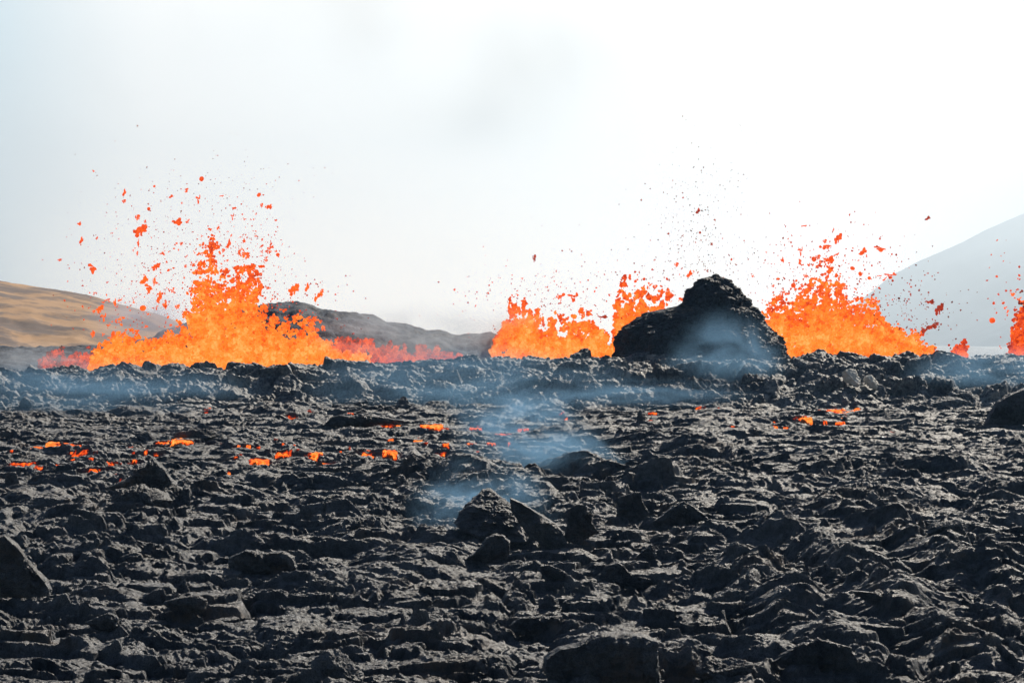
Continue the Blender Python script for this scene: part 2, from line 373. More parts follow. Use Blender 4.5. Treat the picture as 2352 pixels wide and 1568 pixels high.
obj('spatter_cone', me, M_cone, label='dark spatter cone standing on the ridge between two lava fountains', cat='lava cone')

# ------------------------------------------------------------------ rocks
def cubesphere(n):
    k = np.linspace(-1, 1, n + 1); k = np.tan(k * math.pi / 4)
    a, b = np.meshgrid(k, k); o = np.ones_like(a)
    vs, fs = [], []
    for i, (p, q, r_) in enumerate([(a, b, o), (-a, b, -o), (o, a, b), (-o, -a, b), (a, -o, b), (-a, o, b)]):
        vs.append(np.stack([p, q, r_], -1).reshape(-1, 3)); fs.append(grid_faces(n + 1, n + 1) + i * (n + 1) ** 2)
    v = np.vstack(vs); f = np.vstack(fs); v /= np.linalg.norm(v, axis=1)[:, None]
    key = np.round(v * 1e5).astype(np.int64); _, idx, inv = np.unique(key, axis=0, return_index=True, return_inverse=True)
    return v[idx], inv.reshape(-1)[f]
CS = {n: cubesphere(n) for n in (8, 72)}
def rock_mesh(seed, w, h, dep, style='block', lean=0.0):
    """broken lava block: a random many-sided hull roughened at every scale; base at z=0, sinks below it"""
    r = np.random.default_rng(seed); v, f = CS[72]
    npl = 15; m = r.normal(size=(npl, 3)); m /= np.linalg.norm(m, axis=1)[:, None]
    dist = r.uniform(.55, .95, npl)
    if style == 'peak':
        m[:, 2] = np.abs(m[:, 2]) * .35 + .2; m /= np.linalg.norm(m, axis=1)[:, None]; dist = r.uniform(.42, .62, npl)
    if style == 'slab': dist = r.uniform(.6, .9, npl)
    q = v @ m.T; rr = np.where(q > 1e-3, dist / np.maximum(q, 1e-3), 9.0)
    rad = np.minimum(rr.min(1), 1.0)
    p = v * rad[:, None]
    mn, mx_ = p.min(0), p.max(0)
    p[:, 0] = (p[:, 0] - (mn[0] + mx_[0]) / 2) / (mx_[0] - mn[0]) * w
    p[:, 1] = p[:, 1] / (mx_[1] - mn[1]) * dep
    p[:, 2] = p[:, 2] / mx_[2] * h if style == 'peak' else (p[:, 2] - mn[2]) / (mx_[2] - mn[2]) * h * 1.35 - h * .35
    s = min(w, h, dep) ; o = r.uniform(-50, 50, 3)
    P = p + o
    d = .16 * s * fbm3(P[:, 0] / (s * .6), P[:, 1] / (s * .6), P[:, 2] / (s * .6), 4, seed) + .085 * s * fbm3(P[:, 0] / (s * .22), P[:, 1] / (s * .22), P[:, 2] / (s * .22), 4, seed + 9, bill=True, gain=.6)
    d = d + .11 * fbm3(P[:, 0] / .22, P[:, 1] / .22, P[:, 2] / .22, 4, seed + 5, gain=.7)
    p = p + v * d[:, None]
    p[:, 0] += lean * p[:, 2]
    return mesh_np('lava_rock', p, f)
def outline_rock(seed, pts, d, base_py, cx_px, dep, tilt=-.2):
    r = np.random.default_rng(seed); v, f = CS[72]
    p = (np.array(pts, float) - [cx_px, base_py]) * [1, -1] * d / F
    c = (p.min(0) + p.max(0)) / 2; c = .5 * c + .5 * p.mean(0)
    q = np.vstack([p, p[:1]]); seg = []
    for a_, b_ in zip(q[:-1], q[1:]):
        t = np.linspace(0, 1, 30, endpoint=False)[:, None]; seg.append(a_ + (b_ - a_) * t)
    q = np.vstack(seg) - c; ang = np.arctan2(q[:, 1], q[:, 0]); rad = np.hypot(q[:, 0], q[:, 1]); o_ = np.argsort(ang)
    ang, rad = ang[o_], rad[o_]
    ph = np.arctan2(v[:, 2], v[:, 0]); rr = np.interp(ph, ang, rad, period=2 * math.pi)
    qq = np.arcsin(np.clip(np.hypot(v[:, 0], v[:, 2]), 0, 1)) * 2 / math.pi
    rho = np.minimum(qq / .76, 1) ** .92; yf = np.where(qq < .76, 1 - .35 * rho ** 3, .65 * np.clip((1 - qq) / .24, 0, 1) ** .6) * np.sign(v[:, 1])
    P = np.stack([c[0] + rr * rho * np.cos(ph), yf * dep / 2, c[1] + rr * rho * np.sin(ph)], -1)
    wn = (1 - sstep(qq, .6, .95))[:, None]; nv = np.stack([0 * qq, np.sign(v[:, 1]), 0 * qq], -1) * wn + np.stack([np.cos(ph), .2 * np.sign(v[:, 1]), np.sin(ph)], -1) * (1 - wn)
    P[:, 1] += tilt * P[:, 2]
    s_ = min(np.ptp(p[:, 0]), np.ptp(p[:, 1]), dep * 1.5); Q = P + r.uniform(-50, 50, 3)
    dn = .20 * s_ * fbm3(Q[:, 0] / (s_ * .55), Q[:, 1] / (s_ * .55), Q[:, 2] / (s_ * .55), 3, seed) + .16 * fbm3(Q[:, 0] / .8, Q[:, 1] / .8, Q[:, 2] / .8, 3, seed + 2) + .19 * fbm3(Q[:, 0] / .32, Q[:, 1] / .32, Q[:, 2] / .32, 4, seed + 9, bill=True, gain=.65) + .05 * fbm3(Q[:, 0] / .1, Q[:, 1] / .1, Q[:, 2] / .1, 3, seed + 5, gain=.7)
    edge = np.clip(1.3 - rho ** 3, .3, 1)          # keep the silhouette, roughen the faces
    P = P + nv * (dn * edge)[:, None] + nv * (.13 * fbm3(Q[:, 0] / .22, Q[:, 1] / .22, Q[:, 2] / .22, 4, seed + 6, gain=.75))[:, None]
    return mesh_np('lava_rock', P, f)
def tr(pts, x0, y0, k): return [(x0 + k * a_, y0 + k * b_) for a_, b_ in pts]
c5 = lambda *p: tr(p, 918.7, 918.7, .3125)
c6 = lambda *p: tr(p, 0, 1163.7, .3385)
c8 = lambda *p: tr(p, 735, 1163.7, .3385)
c7 = lambda *p: tr(p, 1531, 1102, .349)
c4 = lambda *p: tr(p, 0, 796, .3385)
c2 = lambda *p: tr(p, 612.5, 582, .3385)
c3 = lambda *p: tr(p, 1102.5, 428.7, .5312)
OUT = {0: c4((740, 950), (830, 910), (905, 870), (920, 830), (1000, 810), (1020, 770), (1050, 755), (1080, 790), (1130, 830), (1150, 870), (1180, 910), (1120, 950), (1080, 1030), (1000, 1045), (870, 1010)),
  4: c2((390, 1165), (440, 1110), (500, 1095), (590, 1105), (640, 1090), (760, 1105), (850, 1120), (940, 1130), (880, 1155), (700, 1165), (560, 1180)),
  6: c3((2180, 1030), (2205, 980), (2230, 930), (2290, 895), (2352, 870), (2430, 860), (2430, 1030)),
  10: c5((560, 640), (600, 580), (660, 572), (740, 650), (810, 720), (860, 830), (900, 940), (930, 1050), (760, 1050), (600, 1015), (480, 960), (400, 890), (430, 790), (500, 710)),
  11: c5((810, 715), (870, 740), (960, 790), (1050, 850), (1130, 900), (1190, 960), (1230, 1075), (1150, 1090), (1060, 1060), (960, 1000), (880, 900), (820, 810)),
  12: c5((1230, 800), (1300, 760), (1365, 770), (1375, 810), (1415, 835), (1405, 880), (1430, 930), (1465, 970), (1380, 1010), (1300, 1060), (1200, 1030), (1225, 920)),
  13: c5((1610, 710), (1700, 680), (1765, 670), (1780, 740), (1820, 810), (1870, 880), (1780, 900), (1650, 890), (1590, 860)),
  14: c5((1850, 890), (1920, 850), (2000, 780), (2080, 740), (2160, 780), (2270, 870), (2100, 905), (1950, 900)),
  15: c5((430, 1190), (560, 1110), (600, 1060), (640, 1010), (700, 980), (760, 990), (800, 1030), (808, 1110), (780, 1170), (620, 1200)),  # the boulder's shadow at lower left is built into its outline
  16: c5((1720, 1165), (1780, 1110), (1845, 1050), (1875, 1090), (1888, 1165)),
  17: c5((1025, 1215), (1100, 1208), (1180, 1240), (1240, 1290), (1285, 1345), (1180, 1355), (1080, 1345), (1040, 1280)),
  18: c5((1460, 1300), (1500, 1220), (1600, 1190), (1640, 1210), (1680, 1260), (1760, 1290), (1840, 1310), (1895, 1375), (1780, 1380), (1650, 1350), (1520, 1350)),
  19: c6((-90, 610), (-90, 200), (60, 190), (150, 270), (200, 350), (260, 430), (310, 490), (350, 560), (340, 600), (150, 612)),
  20: c6((1560, 340), (1680, 290), (1800, 310), (1920, 300), (1990, 340), (2015, 400), (2010, 455), (1800, 450), (1640, 420), (1560, 410)),
  22: c6((580, 780), (680, 740), (740, 712), (800, 740), (815, 800), (750, 850), (650, 825)),
  23: c6((1110, 640), (1230, 610), (1350, 600), (1400, 625), (1390, 690), (1330, 740), (1240, 745), (1170, 700)),
  25: c8((1530, 1020), (1620, 950), (1740, 930), (1850, 870), (1990, 850), (2180, 860), (2280, 900), (2285, 1050), (2290, 1120), (2330, 1250), (1600, 1250), (1530, 1120)),
  26: c8((1290, 800), (1350, 745), (1500, 740), (1640, 735), (1650, 800), (1600, 870), (1480, 880), (1330, 850)),
  29: c7((700, 1190), (860, 1080), (1000, 1040), (1140, 1075), (1200, 1090), (1260, 1200), (1200, 1240), (1050, 1245), (900, 1225), (780, 1210)),
  32: c7((1195, 720), (1400, 740), (1560, 740), (1615, 790), (1600, 830), (1530, 850), (1420, 840), (1300, 790))}
ROCKS = [  # px, py of the foot, width px, height px, style, lean, depth ratio, label, category
    (340, 1142, 120, 92, 'peak', 0, .8, 'black pinnacle rock rising alone from the field below the left lava streaks', 'rock'),
    (318, 1158, 150, 50, 'block', 0, .6, 'low black mass at the foot of the lone pinnacle rock', 'rock'),
    (55, 938, 60, 34, 'peak', 0, .8, 'small dark rock in the smoke at the far left below the ridge', 'rock'),
    (925, 930, 38, 26, 'peak', 0, .9, 'small dark cone shaped rock at the far edge of the field', 'rock'),
    (825, 982, 130, 30, 'block', 0, .5, 'long low black mound with glowing lava at its right end', 'rock'),
    (1471, 974, 30, 44, 'peak', .05, .9, 'narrow upright spire of lava in the far middle field', 'rock'),
    (2335, 968, 116, 76, 'block', 0, .8, 'big dark boulder cut by the right edge of the photo', 'rock'),
    (333, 1014, 56, 30, 'block', 0, .7, 'squat black boulder left of the long dark lava slab', 'rock'),
    (446, 1006, 108, 24, 'slab', .3, .4, 'long dark slab tilted over small orange glows on the left', 'lava slab'),
    (24, 1118, 56, 44, 'peak', 0, .9, 'small knobbly dark rock at the left edge beside the pinkish lava streak', 'rock'),
    (1150, 1232, 88, 104, 'slab', -.35, .35, 'broad rough mass of lava in the blue smoke, leftmost of the big centre rocks', 'lava slab'),
    (1228, 1246, 120, 96, 'slab', -.45, .4, 'slanting dark slab leaning down to the right of the broad rough mass', 'lava slab'),
    (1334, 1240, 74, 82, 'slab', -.1, .3, 'square upright black slab with a thin lit right edge', 'lava slab'),
    (1450, 1190, 84, 70, 'slab', -.4, .3, 'dark triangular slab with a sloping lit right edge', 'lava slab'),
    (1580, 1198, 90, 50, 'peak', 0, .6, 'broad black pyramid right of the upright slabs', 'rock'),
    (1120, 1286, 120, 62, 'block', 0, .6, 'black humped boulder just below the broad rough mass and the slanting slab', 'rock'),
    (1484, 1284, 48, 38, 'peak', .1, .5, 'small sharp black pyramid beside the pale glinting strip', 'rock'),
    (1280, 1340, 84, 42, 'slab', -.3, .3, 'black curved slab edge in the centre foreground', 'lava slab'),
    (1445, 1348, 132, 52, 'slab', -.3, .35, 'long jagged black slab right of the curved slab edge', 'lava slab'),
    (48, 1360, 140, 140, 'block', -.1, .6, 'huge black rock face at the left edge', 'rock'),
    (602, 1318, 156, 46, 'block', 0, .5, 'long black squared block in the left foreground', 'rock'),
    (692, 1288, 56, 32, 'peak', 0, .6, 'small dark rock right behind the long squared block', 'rock'),
    (236, 1450, 78, 44, 'block', 0, .7, 'dark lumpy rock sitting on the bright smooth crust', 'rock'),
    (426, 1414, 96, 44, 'block', 0, .6, 'black flat topped rock right of the bright smooth crust', 'rock'),
    (412, 1366, 66, 46, 'peak', .1, .6, 'grey conical rock just behind the flat topped black rock', 'rock'),
    (1400, 1572, 240, 104, 'block', -.05, .6, 'largest black rock at the bottom edge right of centre', 'rock'),
    (1232, 1452, 116, 36, 'block', 0, .6, 'wide dark block with a grey cap in the lower centre', 'rock'),
    (1196, 1394, 70, 30, 'slab', -.2, .35, 'small black fin of lava left of the stubby block', 'lava slab'),
    (1262, 1404, 58, 54, 'block', -.05, .6, 'stubby upright block with a lit right side in the lower centre', 'rock'),
    (1880, 1538, 186, 66, 'slab', -.15, .35, 'wide black slab face at the lower right', 'lava slab'),
    (1566, 1580, 92, 86, 'block', 0, .7, 'black rock at the bottom edge beside the largest one', 'rock'),
    (1672, 1580, 150, 56, 'block', -.1, .6, 'low dark rock at the bottom edge under the wide slab face', 'rock'),
    (2024, 1400, 136, 42, 'slab', -.2, .5, 'black overhanging slab on the right hand lava slope', 'lava slab'),
    (2180, 1218, 96, 30, 'block', 0, .6, 'flat dark block on the right above the long lava slope', 'rock'),
    (1640, 1240, 70, 26, 'block', 0, .6, 'low dark block in front of the broad black pyramid', 'rock'),
    (1735, 1002, 56, 26, 'block', 0, .7, 'dark hump below the wide orange pool on the right', 'rock'),
    (2075, 930, 60, 22, 'peak', 0, .8, 'dark rubble mound between the far right lava glows', 'rock'),
    (830, 1210, 60, 26, 'block', 0, .6, 'dark hump in the grey crust left of the broad rough mass', 'rock'),
    (770, 1560, 130, 80, 'block', .1, .6, 'black block added for a dark shadow at the bottom edge left of centre', 'rock'),  # block added where only a dark shadow lies
]
for i, (px, py, w, h, style, ln, dr, lab, cat) in enumerate(ROCKS):
    x, d, z = hit(px, min(py, 1560))
    k = d / F
    if i in OUT:
        q = np.array(OUT[i]); by = min(q[:, 1].max(), 1561); mx2 = float((q[:, 0].min() + q[:, 0].max()) / 2)
        x, d, z = hit(mx2, by); k = d / F; wd = np.ptp(q[:, 0]) * k
        me = outline_rock(500 + i, OUT[i], d, by, mx2, max(min(wd * (.2 if style == 'slab' else .4), 1.8), .3) * (2.4 if i in (10, 11) else 1), {10: .75, 11: -.1}.get(i, -.2)); o = obj('lava_rock' if cat == 'rock' else 'lava_slab', me, M_field, label=lab, cat=cat, group='rocks and slabs standing on the lava field', loc=(x, d, EYE + (CY - by) * k))
        if i == 10: o.location.y += .9; o.scale.z = .78
        continue
    me = rock_mesh(500 + i, w * k, h * k * 1.05, max(w * k * dr, .35), style, ln)
    o = obj('lava_rock' if cat == 'rock' else 'lava_slab', me, M_field, label=lab, cat=cat, group='rocks and slabs standing on the lava field', loc=(x, d + w * k * dr * .3, z - .06 - h * k * .22))
    if style == 'slab': o.rotation_euler = (R(-14), 0, R((i * 37) % 40 - 14))

# pale boulders on the ridge, their sunlit shine put into the colour
me = rock_mesh(901, 1.9, .9, 1.9, 'block', 0); mp, g = new_mat('sunlit_pale_crust')
pos = g.n('ShaderNodeNewGeometry').outputs['Position']
p = g.n('ShaderNodeBsdfPrincipled', Base_Color=g.mix(g.noise(pos, 2.5, 4), (.3, .28, .24), (.75, .72, .64)), Roughness=.7); g.n('ShaderNodeOutputMaterial', Surface=p.outputs[0])
X0 = at(1950, 872, 207); o = obj('pale_rock', me, mp, label='bright whitish rock on the far ridge right of the cone', cat='rock', group='pale rocks on the ridge', loc=X0); o.rotation_euler = (R(18), R(38), 0)
X0 = at(1998, 880, 207); o = obj('pale_rock', rock_mesh(902, 1.5, .6, 1.5, 'block', 0), mp, label='smaller duller pale rock just right of the whitish one', cat='rock', group='pale rocks on the ridge', loc=X0); o.rotation_euler = (R(18), R(38), 0)

# ------------------------------------------------------------------ glowing breakouts on the field
def sheet(seed, x0, y0, w, dep, hot, slope=0.0, fill=.55):
    """melt standing in the low places of the crust: level sheet, hidden wherever the crust is higher"""
    n, m_ = 64, 56; a_, b_ = np.meshgrid(np.linspace(-1, 1, n), np.linspace(-1, 1, m_))
    x = x0 + a_ * w / 2; y = y0 + b_ * dep / 2 + slope * a_ * w / 2
    hf = field_h(x, y); ln = hf - plane(y) - low(x, y)
    rr = a_ ** 2 + b_ ** 2 + .95 * fbm(a_ * 2.6 + seed, b_ * 2.4, 4, seed, gain=.65)
    ins = rr < .9
    sm = hcoarse(x, y)[0] + plane(y); off = np.quantile((hf - sm)[ins] if ins.any() else (hf - sm), fill)
    z = sm + off + .07 * fbm(x / .3, y / .9, 3, seed + 8) - .5 * np.clip(rr - .8, 0, 1.5)
    t = hot + 4.5 * np.clip(z - hf - .09, -.09, .06) + .42 * fbm(x / .3, y / .8, 4, seed + 3, gain=.65)
    v = np.stack([x - x0, y - .45 * ln - y0, z], -1).reshape(-1, 3)
    me = mesh_np('lava_breakout', v, grid_faces(m_, n)); attr(me, 'temp', np.clip(t, 0, 1).ravel()); return me
GL = [  # px, py, w, h, heat, slope, label ('' : a small one that looks like its neighbours)
    (157, 1020, 92, 17, .62, .04, 'long bright orange lava glow under a dark lip at the far left'),
    (90, 1031, 42, 13, .62, 0, 'orange lava glow at the left end of the long bright one'),
    (186, 1040, 40, 9, .28, 0, 'dull red glow just under the long bright one on the left'),
    (254, 1036, 20, 6, .45, 0, ''), (376, 1014, 28, 7, .5, .1, ''), (420, 1016, 50, 13, .55, -.1, 'scattered orange glow under the long dark tilted slab'),
    (507, 1015, 8, 5, .5, 0, ''), (338, 1035, 10, 6, .5, 0, ''), (360, 1040, 10, 4, .4, 0, ''),
    (50, 1070, 66, 9, .5, .12, 'faded pinkish orange streak of lava at the left edge'), (98, 1074, 36, 11, .42, -.2, 'red glow right of the faded streak at the left edge'),
    (135, 1066, 9, 6, .4, 0, ''), (213, 1052, 12, 8, .3, 0, ''), (222, 1074, 30, 9, .45, .15, 'orange streak above the pinnacle rock on its left'), (262, 1067, 44, 5, .34, .05, 'thin faint red line of lava left of the pinnacle rock'),
    (281, 1093, 26, 18, .5, -.6, 'three pronged orange glow just left of the pinnacle rock'), (477, 940, 14, 12, .36, 0, 'round red glow in the smoke at the far shore'),
    (673, 948, 28, 9, .6, -.1, 'bright orange glow at the far shore below the left fountain'), (717, 941, 20, 9, .35, 0, 'hazy red glow right of the bright one at the far shore'),
    (572, 1028, 10, 12, .4, 0, ''), (550, 1025, 7, 14, .42, 0, ''), (599, 1060, 46, 18, .48, .3, 'branching red and orange glow in the grey crust left of centre'),
    (528, 1084, 7, 10, .5, 0, ''), (653, 1036, 38, 7, .52, -.05, 'short orange streak right of the branching glow'), (721, 1036, 38, 10, .6, .25, 'bright orange diagonal streak in the left centre field'),
    (758, 1058, 56, 16, .48, -.45, 'long red streak running down to the right in the left centre field'), (741, 1068, 18, 11, .42, -.3, ''), (653, 1017, 8, 8, .35, 0, ''), (676, 1021, 8, 5, .4, 0, ''),
    (900, 977, 66, 12, .6, .18, 'long orange glow at the right end of the black mound'), (991, 975, 52, 11, .66, -.08, 'bright orange bar of lava right of the small ragged cone'), (1025, 983, 24, 4, .5, 0, ''),
    (1093, 984, 30, 6, .5, 0, ''), (1201, 988, 26, 7, .38, 0, ''), (1161, 998, 50, 5, .42, .05, 'thin reddish line of lava in the centre far field'),
    (961, 1008, 20, 15, .6, 0, 'round orange glow in the centre field'), (978, 1014, 14, 7, .4, 0, ''), (1025, 1016, 16, 7, .5, 0, ''),
    (1083, 1018, 22, 8, .55, .2, ''), (1127, 1017, 27, 8, .52, -.15, ''), (1012, 1034, 28, 8, .42, -.1, 'dull red glow under a small ledge in the centre field'),
    (897, 1034, 34, 16, .55, -.5, 'hooked bright orange glow left of the round one'), (846, 1038, 42, 17, .45, -.4, 'broken red glow in pale crust left of the hooked one'), (900, 1008, 18, 8, .42, .3, ''),
    (806, 948, 14, 8, .35, 0, ''), (819, 952, 8, 6, .5, 0, ''), (1289, 942, 14, 6, .42, 0, ''), (1300, 956, 8, 4, .42, 0, ''),
    (1936, 946, 94, 12, .64, .01, 'widest bright orange pool of lava, on the right of the field'), (1841, 960, 42, 10, .6, -.1, 'orange glow at the lower left of the widest pool'),
    (1780, 977, 10, 10, .6, 0, ''), (1814, 978, 28, 5, .55, 0, 'thin orange line below the glows on the right'), (1926, 966, 26, 7, .42, 0, 'red glow just under the widest pool'),
    (1612, 936, 28, 5, .5, 0, 'short orange line at the far shore right of the cone'), (1650, 935, 7, 4, .5, 0, ''), (1764, 934, 14, 5, .5, 0, ''), (1464, 926, 18, 6, .5, 0, 'small orange glow above the narrow spire'),
    (1498, 947, 20, 5, .5, 0, 'small orange glow right of the narrow spire'), (1493, 965, 14, 13, .25, 0, 'dark red hollow at the right foot of the narrow spire'), (1718, 961, 9, 6, .45, 0, ''),
    (2149, 910, 28, 6, .5, 0, 'upper of two short orange glows at the far right'), (2146, 928, 24, 6, .6, 0, 'lower and brighter of two short glows at the far right'), (2172, 929, 8, 4, .4, 0, ''),
    (2207, 908, 40, 8, .26, 0, 'long dark red glow at the far right shore'), (2265, 904, 25, 7, .26, 0, 'faint red glow nearest the right edge'), (1873, 932, 8, 9, .35, 0, ''), (1856, 918, 8, 4, .4, 0, ''), (1811, 914, 8, 4, .4, 0, '')]
rq = random.Random(9)
for _ in range(34):
    c_ = rq.choice([(180, 1045, 130, 22), (640, 1040, 110, 20), (960, 1000, 150, 22), (1850, 945, 170, 22)])
    GL.append((rq.gauss(c_[0], c_[2]), max(rq.gauss(c_[1], c_[3]), 915), rq.uniform(5, 12), rq.uniform(3, 6), rq.uniform(.3, .45), 0, ''))
zone = lambda px: ('left' if px < 560 else 'centre' if px < 1400 else 'right')
for i, (px, py, w, h, hot, sl_, lab) in enumerate(GL):
    x, d, z = hit(px, py); k = d / F
    me = sheet(700 + i, x, d, w * k * 1.05, np.clip(h * k / ((py - CY) / F + SLOPE) * .55, .45, 4), hot - .07, slope=sl_ * 2.5, fill=.56 if w < 36 else (.66 if w < 85 else .82))
    zn = zone(px)
    obj('lava_breakout', me, M_glow, label=lab or f'tiny orange speck of lava in the {zn} part of the field', cat='lava glow',
        group=('tiny lava specks, %s' % zn) if not lab else 'lava glowing through the crust', loc=(x, d, 0))

# ------------------------------------------------------------------ lava fountains
ICO = None
def ico(sub):
    bm_t = (1 + 5 ** .5) / 2
    v = [(-1, bm_t, 0), (1, bm_t, 0), (-1, -bm_t, 0), (1, -bm_t, 0), (0, -1, bm_t), (0, 1, bm_t), (0, -1, -bm_t), (0, 1, -bm_t), (bm_t, 0, -1), (bm_t, 0, 1), (-bm_t, 0, -1), (-bm_t, 0, 1)]
    f = [(0, 11, 5), (0, 5, 1), (0, 1, 7), (0, 7, 10), (0, 10, 11), (1, 5, 9), (5, 11, 4), (11, 10, 2), (10, 7, 6), (7, 1, 8), (3, 9, 4), (3, 4, 2), (3, 2, 6), (3, 6, 8), (3, 8, 9), (4, 9, 5), (2, 4, 11), (6, 2, 10), (8, 6, 7), (9, 8, 1)]
    v = [Vector(p).normalized() for p in v]
    for _ in range(sub):
        c = {}; nf = []
        def mid(a, b):
            k = (min(a, b), max(a, b))
            if k not in c: v.append(((v[a] + v[b]) / 2).normalized()); c[k] = len(v) - 1
            return c[k]
        for a, b, d in f:
            ab, bd, da = mid(a, b), mid(b, d), mid(d, a); nf += [(a, ab, da), (b, bd, ab), (d, da, bd), (ab, bd, da)]
        f = nf
    return np.array([tuple(p) for p in v]), np.array(f)
I1 = ico(1); I2 = ico(2)
def blobs(name, cen, rad, temp, seed, base=I1, stretch=None, tatt=True):
    """one mesh of many ragged clots of melt"""
    r = np.random.default_rng(seed); bv, bf = base; n = len(cen)
    sc = r.uniform(.6, 1.5, (n, 3)) if stretch is None else stretch
    th = r.uniform(0, math.pi, n); c, s = np.cos(th), np.sin(th)
    P = bv[None] * sc[:, None] * rad[:, None, None] * (1 + .38 * r.uniform(-1, 1, (n, len(bv), 1)))
    x = P[..., 0] * c[:, None] - P[..., 2] * s[:, None]; z = P[..., 0] * s[:, None] + P[..., 2] * c[:, None]
    P = np.stack([x, P[..., 1], z], -1) + cen[:, None]
    T = np.repeat(temp[:, None], len(bv), 1) + r.uniform(-.05, .05, (n, len(bv)))
    f = (bf[None] + (np.arange(n) * len(bv))[:, None, None]).reshape(-1, 3)
    me = mesh_np(name, P.reshape(-1, 3), f); attr(me, 'temp', np.clip(T, 0, 1).ravel()); return me
def fountain(name, topc, base_py, d, seed, label, hot=.84, step=4.6, rough=.85, edge=34, thick=2.6, cap=85, holes=0.0, gap=None):
    r = np.random.default_rng(seed); t = np.array(topc, float)
    x0, x1, yt = t[0, 0], t[-1, 0], t[:, 1].min() - edge
    px, py = np.meshgrid(np.arange(x0 - edge, x1 + edge, step), np.arange(yt, base_py + 14, step))
    px = px.ravel(); py = py.ravel(); out = []
    for lay in range(3):
        qx = px + r.uniform(-.8, .8, px.size) * step; qy = py + r.uniform(-.8, .8, px.size) * step
        top_ = np.interp(qx, t[:, 0], t[:, 1], left=base_py + 30, right=base_py + 30)
        wob = 46 * fbm(qx / 24 + seed, qy / 34, 4, seed, gain=.6)
        dep = (qy - top_ - wob) + 16                                   # px below the ragged outline
        H = np.maximum(base_py - top_, 1)
        tt_ = np.clip(dep / np.clip(H * rough, 12, cap), -1, 1)
        n = fbm(qx / 30, qy / 36 + seed, 4, seed + 5, gain=.62) * 1.25 + .55 * fbm(qx / 11 + 7 * lay, qy / 13, 3, seed + 8 + lay)
        keep = n > (.68 - 1.08 * tt_ + holes)
        keep &= dep > -edge
        hg = dep / H; hs = 1 - sstep(hg, .34, .82)
        if gap: hs = np.maximum(hs, .95 * np.exp(-((qx - gap[0]) / gap[1]) ** 2) * (1 - sstep(hg, .6, .95)))
        n2 = 1.7 * fbm(qx / 15 + 40, qy / 19 - seed, 4, seed + 61, gain=.62)
        keep &= n2 > (-.92 + 1.02 * hs)
        sz = np.clip(.5 + .7 * tt_, .34, 1.1) * (1 - .15 * hs)
        tem = hot - .42 * (1 - np.clip(dep / (H * .8 + 1), 0, 1)) + .42 * fbm(qx / 30, qy / 42, 5, seed + 31, gain=.7) + r.uniform(-.09, .09, qx.size)
        k = keep; out.append(np.stack([qx[k], qy[k], sz[k], tem[k], (r.uniform(-1, 1, k.sum()) * thick * (.3 + .7 * np.clip(tt_[k], 0, 1)))], -1))
    q = np.vstack(out)
    dy = d + q[:, 4]
    cen = np.stack([(q[:, 0] - CX) / F * d, dy, EYE + (CY - q[:, 1]) / F * d], -1)
    rad = step * .72 * q[:, 2] * d / F * r.uniform(.6, 1.25, len(q))
    me = blobs(name, cen, rad, q[:, 3], seed + 1)
    return obj(name, me, M_lava, label=label, cat='lava fountain', group='lava fountains along the fissure')
DF = 231.0
fountain('lava_fountain', [(212, 838), (232, 790), (250, 740), (272, 728), (300, 726), (330, 748), (372, 744), (398, 730), (420, 735), (428, 690), (436, 640), (446, 590), (462, 540), (484, 512), (500, 532), (510, 580), (526, 600), (545, 570), (562, 562), (584, 566), (592, 620), (604, 650), (616, 694), (640, 700), (680, 694), (720, 698), (744, 730), (770, 770), (800, 806), (850, 828)],
         846, DF, 11, 'tallest lava fountain, the leftmost one with a high ragged column', gap=(675, 60))
fountain('lava_fountain', [(1128, 815), (1140, 775), (1156, 730), (1172, 690), (1186, 672), (1204, 684), (1222, 682), (1240, 700), (1258, 722), (1285, 735), (1310, 722), (1330, 722), (1342, 702), (1360, 704), (1372, 730), (1388, 760), (1404, 790), (1416, 812)],
         824, DF, 12, 'low bushy lava fountain left of the dark cone', thick=2, rough=.4)
fountain('lava_fountain', [(1404, 820), (1410, 700), (1416, 636), (1428, 616), (1442, 614), (1458, 626), (1478, 630), (1500, 636), (1522, 648), (1544, 668), (1562, 690), (1580, 730), (1600, 790)],
         824, DF + 1, 13, 'narrow lava jet rising behind the left shoulder of the cone', hot=.80, thick=1.6, rough=.4, holes=-.15)
fountain('lava_fountain', [(1690, 820), (1728, 740), (1744, 690), (1762, 668), (1790, 650), (1822, 640), (1850, 628), (1872, 590), (1900, 580), (1924, 600), (1950, 640), (1980, 650), (2010, 655), (2024, 680), (2036, 720), (2060, 730), (2090, 750), (2120, 780), (2146, 812)],
         826, DF, 14, 'broad fan shaped lava fountain right of the dark cone', hot=.80, rough=.7)
fountain('lava_fountain', [(2318, 822), (2326, 700), (2336, 660), (2345, 640), (2362, 620), (2390, 600), (2420, 640), (2450, 700), (2480, 822)],
         824, DF, 15, 'lava fountain cut off by the right edge', hot=.5, holes=.25, thick=1.5)
fountain('lava_fountain', [(2190, 822), (2198, 800), (2206, 786), (2214, 790), (2222, 822)], 822, DF, 16, 'tiny lava spurt on the ridge near the right edge', hot=.5, thick=.6, edge=8)
fountain('lava_fountain', [(742, 830), (760, 770), (790, 755), (820, 748), (850, 770), (880, 790), (905, 800), (940, 808), (975, 812), (1030, 812), (1060, 826)], 832, 240, 17, 'low smoky red lava spray right of the tallest fountain', hot=.42, thick=1.5, step=5.0, holes=.12)
fountain('lava_fountain', [(95, 836), (120, 815), (150, 800), (180, 790), (210, 800), (240, 812), (262, 836)], 842, 240, 18, 'low dim red lava spray left of the tallest fountain', hot=.28, thick=1.5, step=5.0, holes=.25)

